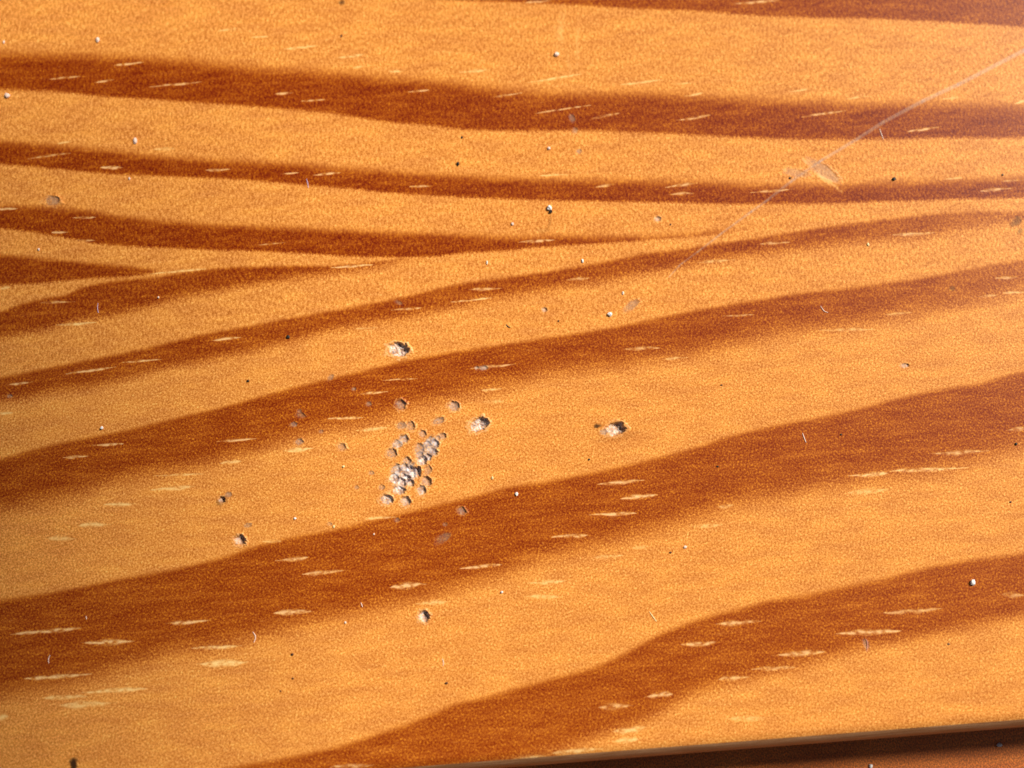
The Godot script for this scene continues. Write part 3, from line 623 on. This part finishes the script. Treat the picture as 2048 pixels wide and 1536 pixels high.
func build_board():
	var board := Node3D.new()
	board.name = "wooden_board"
	add_child(board)
	tag(board, "orange varnished pine board with dark wavy growth rings, pale flecks and whitish chipped dents", "board")
	var face := Sheet.new()
	var worn := {}
	var ca := -43.0
	var cb := 47.0
	var za := -38.0
	var zb := 27.0
	var back := EDGE - ROUND
	# the face beyond the worn middle, in large pieces
	var xs := [X0 - 90, X0, ca, cb, X1, X1 + 90]
	var zs := [Z0 - 70, Z0, za, zb, back]
	for i in 5:
		for j in 4:
			if not (i == 2 and j == 2):
				flat(face, xs[i], zs[j], xs[i + 1], zs[j + 1])
	# the middle: cells, cut finely where something marks the surface
	for i in int((cb - ca) / CELL):
		for j in int((zb - za) / CELL):
			var x := ca + i * CELL
			var z := za + j * CELL
			var mid := Vector2(x + CELL / 2, z + CELL / 2)
			var nd := []
			var nf := []
			for d in dents:
				var reach: float = maxf(d.rx, d.rz) * 1.75 + CELL / 2
				if absf(d.x - mid.x) < reach and absf(d.z - mid.y) < reach:
					nd.append(d)
			for f in flecks:
				if absf(f.m.x - mid.x) < f.half * 1.15 + CELL / 2 and absf(f.m.y - mid.y) < absf(f.along.y) * f.half * 1.15 + f.wide * 2.2 + CELL / 2:
					nf.append(f)
			var scratched := x + CELL > 10 and z < 0 and scratch_at(mid.x, mid.y).x * 0.25 < CELL * 2.2
			if nd.is_empty() and nf.is_empty() and not scratched:
				flat(face, x, z, x + CELL, z + CELL)
			else:
				fine_cell(face, worn, x, z, nd, nf, scratched)
	put("face", face.mesh(board_material), board)
	# the rounded front edge and the rest of the plank
	var rim := Sheet.new()
	var shoulder := Sheet.new()
	var steps := 10
	for i in [0, 1, 2]:
		var xa: float = [X0 - 90, X0, X1][i]
		var xb: float = [X0, X1, X1 + 90][i]
		for k in steps:
			var a := PI / 2 * k / steps
			var b := PI / 2 * (k + 1) / steps
			var na := Vector3(0, cos(a), sin(a))
			var nb := Vector3(0, cos(b), sin(b))
			var pa := na * ROUND + Vector3(0, -ROUND, back)
			var pb := nb * ROUND + Vector3(0, -ROUND, back)
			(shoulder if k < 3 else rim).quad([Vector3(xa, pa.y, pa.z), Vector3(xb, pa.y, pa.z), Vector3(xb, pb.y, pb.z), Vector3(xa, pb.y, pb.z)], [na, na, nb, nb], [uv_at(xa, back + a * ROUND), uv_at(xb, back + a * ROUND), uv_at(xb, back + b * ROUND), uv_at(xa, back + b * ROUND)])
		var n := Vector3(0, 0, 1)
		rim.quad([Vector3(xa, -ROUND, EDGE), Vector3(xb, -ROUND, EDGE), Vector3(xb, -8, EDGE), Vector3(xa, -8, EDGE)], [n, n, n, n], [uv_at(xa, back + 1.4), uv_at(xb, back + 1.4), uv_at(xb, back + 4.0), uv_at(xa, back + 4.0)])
	put("shoulder", shoulder.mesh(board_material), board)
	put("edge", rim.mesh(edge_sheen()), board)
	var body := Sheet.new()
	var l: float = xs[0]
	var r: float = xs[5]
	var t: float = zs[0]
	for side in [[Vector3(l, 0, t), Vector3(l, 0, back), Vector3(l, -8, EDGE), Vector3(l, -8, t), Vector3.LEFT], [Vector3(r, 0, back), Vector3(r, 0, t), Vector3(r, -8, t), Vector3(r, -8, EDGE), Vector3.RIGHT], [Vector3(r, 0, t), Vector3(l, 0, t), Vector3(l, -8, t), Vector3(r, -8, t), Vector3.FORWARD], [Vector3(l, -8, EDGE), Vector3(r, -8, EDGE), Vector3(r, -8, t), Vector3(l, -8, t), Vector3.DOWN]]:
		body.quad(side.slice(0, 4), [side[4], side[4], side[4], side[4]], [Vector2(0.1, 0.1), Vector2(0.9, 0.1), Vector2(0.9, 0.16), Vector2(0.1, 0.16)])
	put("plank_body", body.mesh(board_material), board)
	# each mark on the face is a part of the board
	for key in worn:
		var o := put(key[0], worn[key].mesh(board_material if key[0] == "grain_fleck" else worn_material), board)
		if key[0] == "scratch":
			o.set_meta("label", "long fine lilac scratch in the varnish")


func edge_sheen() -> StandardMaterial3D:
	# sky sheen put into the edge colour: greyish tan, streaked along its length
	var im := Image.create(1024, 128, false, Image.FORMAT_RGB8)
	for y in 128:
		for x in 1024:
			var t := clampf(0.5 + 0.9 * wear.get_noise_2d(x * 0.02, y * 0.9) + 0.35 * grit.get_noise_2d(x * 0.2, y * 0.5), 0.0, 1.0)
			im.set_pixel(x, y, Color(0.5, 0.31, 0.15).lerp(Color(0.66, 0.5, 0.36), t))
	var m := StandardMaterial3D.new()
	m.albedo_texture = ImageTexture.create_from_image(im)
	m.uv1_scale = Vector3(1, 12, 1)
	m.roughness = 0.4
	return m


func fine_cell(face: Sheet, worn: Dictionary, x: float, z: float, nd: Array, nf: Array, scratched: bool):
	var s := CELL / FINE
	var h := PackedFloat32Array()
	var w := FINE + 3
	for j in w:
		for i in w:
			h.append(height_at(x + (i - 1) * s, z + (j - 1) * s, nd, nf, scratched))
	for j in FINE:
		for i in FINE:
			var mx := x + (i + 0.5) * s
			var mz := z + (j + 0.5) * s
			var owner_ = null
			var best := 1.16
			for d in nd:
				var rho := dent_at(d, mx, mz).x
				if rho < best:
					best = rho
					owner_ = ["dent", int(d.at)]
			if owner_ == null:
				for f in nf:
					if fleck_rho(f, mx, mz) < 1.0:
						owner_ = ["grain_fleck", int(f.at * 10)]
						break
			if owner_ == null and scratched and scratch_at(mx, mz).x < 1.0:
				owner_ = ["scratch", 0]
			var sheet := face
			if owner_ != null:
				if not worn.has(owner_):
					worn[owner_] = Sheet.new()
				sheet = worn[owner_]
			var p := []
			var n := []
			var uv := []
			for c in [[0, 0], [1, 0], [1, 1], [0, 1]]:
				var gi: int = i + c[0]
				var gj: int = j + c[1]
				var at := (gj + 1) * w + gi + 1
				p.append(Vector3(x + gi * s, h[at], z + gj * s))
				n.append(Vector3((h[at - 1] - h[at + 1]) / (2 * s), 1.0, (h[at - w] - h[at + w]) / (2 * s)).normalized())
				uv.append(uv_at(x + gi * s, z + gj * s))
			sheet.quad(p, n, uv)


# ---------------------------------------------------------------- what lies in front of and on the board

func build_sunken_board():
	var w := 1024
	var h := 512
	var n := FastNoiseLite.new()
	n.seed = 31
	n.frequency = 0.02
	n.fractal_octaves = 3
	var g := FastNoiseLite.new()
	g.seed = 32
	g.frequency = 0.3
	var im := Image.create(w, h, false, Image.FORMAT_RGB8)
	for y in h:
		for x in w:
			var v := 0.5 + 0.5 * n.get_noise_2d(x * 0.25, y * 1.4)
			var k := 1.0 + 0.5 * g.get_noise_2d(x, y * 0.7)
			im.set_pixel(x, y, Color(lerpf(0.62, 0.82, v) * k, lerpf(0.3, 0.47, v) * k, lerpf(0.08, 0.18, v) * k))
	var m := StandardMaterial3D.new()
	m.albedo_texture = ImageTexture.create_from_image(im)
	m.roughness = 0.5
	var s := Sheet.new()
	var l := X0 - 90
	var r := X1 + 90
	var a := EDGE
	var b := EDGE + 60
	s.quad([Vector3(l, STEP, a), Vector3(r, STEP, a), Vector3(r, STEP, b), Vector3(l, STEP, b)], [Vector3.UP, Vector3.UP, Vector3.UP, Vector3.UP], [Vector2(0, 0), Vector2(5.8, 0), Vector2(5.8, 2.8), Vector2(0, 2.8)])
	var board := Node3D.new()
	board.name = "sunken_board"
	add_child(board)
	tag(board, "lower board lying in shadow along the front edge of the orange board", "board")
	put("face", s.mesh(m), board)
	var f := Sheet.new()
	f.quad([Vector3(l, STEP, b), Vector3(r, STEP, b), Vector3(r, -8, b), Vector3(l, -8, b)], [Vector3.BACK, Vector3.BACK, Vector3.BACK, Vector3.BACK], [Vector2(0, 0), Vector2(5, 0), Vector2(5, 0.1), Vector2(0, 0.1)])
	put("plank_body", f.mesh(m), board)


func tinted(t: String) -> StandardMaterial3D:
	var m := StandardMaterial3D.new()
	m.albedo_color = {"white": Color(0.93, 0.92, 0.91), "cream": Color(0.93, 0.82, 0.76), "yellow": Color(0.95, 0.85, 0.62), "grey": Color(0.62, 0.62, 0.64), "black": Color(0.10, 0.075, 0.06), "brown": Color(0.3, 0.15, 0.06), "lilac": Color(0.78, 0.66, 0.76), "pink": Color(0.88, 0.6, 0.52)}[t]
	m.roughness = 0.55
	return m


func build_crumbs():
	var materials := {}
	var rng := RandomNumberGenerator.new()
	rng.seed = 99
	for c in CRUMBS:
		if not materials.has(c[7]):
			materials[c[7]] = tinted(c[7])
		# an uneven grain: a sphere of few faces, pushed in and out
		var ball := SphereMesh.new()
		ball.radial_segments = 7
		ball.rings = 4
		ball.radius = 1.0
		ball.height = 2.0
		var a := ball.get_mesh_arrays()
		var v: PackedVector3Array = a[Mesh.ARRAY_VERTEX]
		var push := FastNoiseLite.new()
		push.seed = rng.randi() % 1000
		push.frequency = 0.8
		var turn := Basis(Vector3.UP, rng.randf() * TAU)
		for i in v.size():
			var p := v[i].normalized()
			var q := turn * p * (1.0 + 0.55 * push.get_noise_3dv(p * 1.5))
			v[i] = Vector3(q.x * c[4], q.y * c[6] * 0.75 * minf(c[4], c[5]), q.z * c[5]) * MM * 0.78
		var st := SurfaceTool.new()
		st.begin(Mesh.PRIMITIVE_TRIANGLES)
		st.set_smooth_group(-1)
		for i in a[Mesh.ARRAY_INDEX]:
			st.add_vertex(v[i])
		st.generate_normals()
		st.set_material(materials[c[7]])
		var o := put(numbered(c[0]), st.commit(), self)
		o.position = Vector3(c[1], c[2] + c[6] * minf(c[4], c[5]) * 0.4, c[3]) * MM
		tag(o, c[8], "crumb" if c[0] == "pale_crumb" else "speck", "pale crumbs scattered on the boards" if c[0] == "pale_crumb" else "dark specks scattered on the board")


func build_lint():
	for l in LINT:
		var p := PackedVector3Array()
		var mid := Vector3.ZERO
		for i in range(0, l[0].size(), 2):
			p.append(Vector3(l[0][i], l[1] * 0.1, l[0][i + 1]))
		for q in p:
			mid += q / p.size()
		mid.y = 0
		var path := Curve3D.new()
		path.bake_interval = 0.05
		for i in p.size():
			var pull := (p[mini(i + 1, p.size() - 1)] - p[maxi(i - 1, 0)]) / 6
			path.add_point(p[i] - mid, -pull, pull)
		var s := Sheet.new()
		var n := 10
		var rings := []
		for i in n + 1:
			var at := path.get_baked_length() * i / n
			var c := path.sample_baked(at, true)
			var t := (path.sample_baked(minf(at + 0.03, path.get_baked_length())) - path.sample_baked(maxf(at - 0.03, 0.0))).normalized()
			var side := t.cross(Vector3.UP).normalized()
			var r: float = 0.7 * l[1] * (0.35 + 0.65 * sin(PI * (0.12 + 0.76 * i / n)))
			var ring := []
			for k in 6:
				var d := side * cos(TAU * k / 6) + Vector3.UP * sin(TAU * k / 6)
				ring.append([c + d * r, d])
			rings.append(ring)
		for i in n:
			for k in 6:
				var e := [rings[i][k], rings[i][(k + 1) % 6], rings[i + 1][(k + 1) % 6], rings[i + 1][k]]
				s.quad([e[0][0], e[1][0], e[2][0], e[3][0]], [e[0][1], e[1][1], e[2][1], e[3][1]], [Vector2.ZERO, Vector2.ZERO, Vector2.ZERO, Vector2.ZERO])
		var o := put(numbered("lint_fibre"), s.mesh(tinted(l[2])), self)
		o.position = mid * MM
		tag(o, l[3], "lint", "lint fibres on the board")


func build_phone():
	# the phone that takes the picture: it hangs over the board and keeps part of the light off its left side
	var phone := Node3D.new()
	phone.name = "mobile_phone"
	phone.position = Vector3(24, 97, -4) * MM
	add_child(phone)
	tag(phone, "dark mobile phone held level above the board, out of the picture", "phone")
	var shell := StandardMaterial3D.new()
	shell.albedo_color = Color(0.16, 0.16, 0.18)
	shell.roughness = 0.4
	var st := CSGPolygon3D.new()
	st.name = "shell"
	var outline := PackedVector2Array()
	for corner in [[1, 1], [-1, 1], [-1, -1], [1, -1]]:
		for i in 7:
			var a: float = Vector2(corner[0], corner[1]).angle() - PI / 4 + PI / 2 * i / 6
			outline.append((Vector2(corner[0] * 26, corner[1] * 63) + Vector2(cos(a), sin(a)) * 10) * MM)
	st.polygon = outline
	st.depth = 8 * MM
	st.rotation.x = -PI / 2
	st.material = shell
	phone.add_child(st, true)
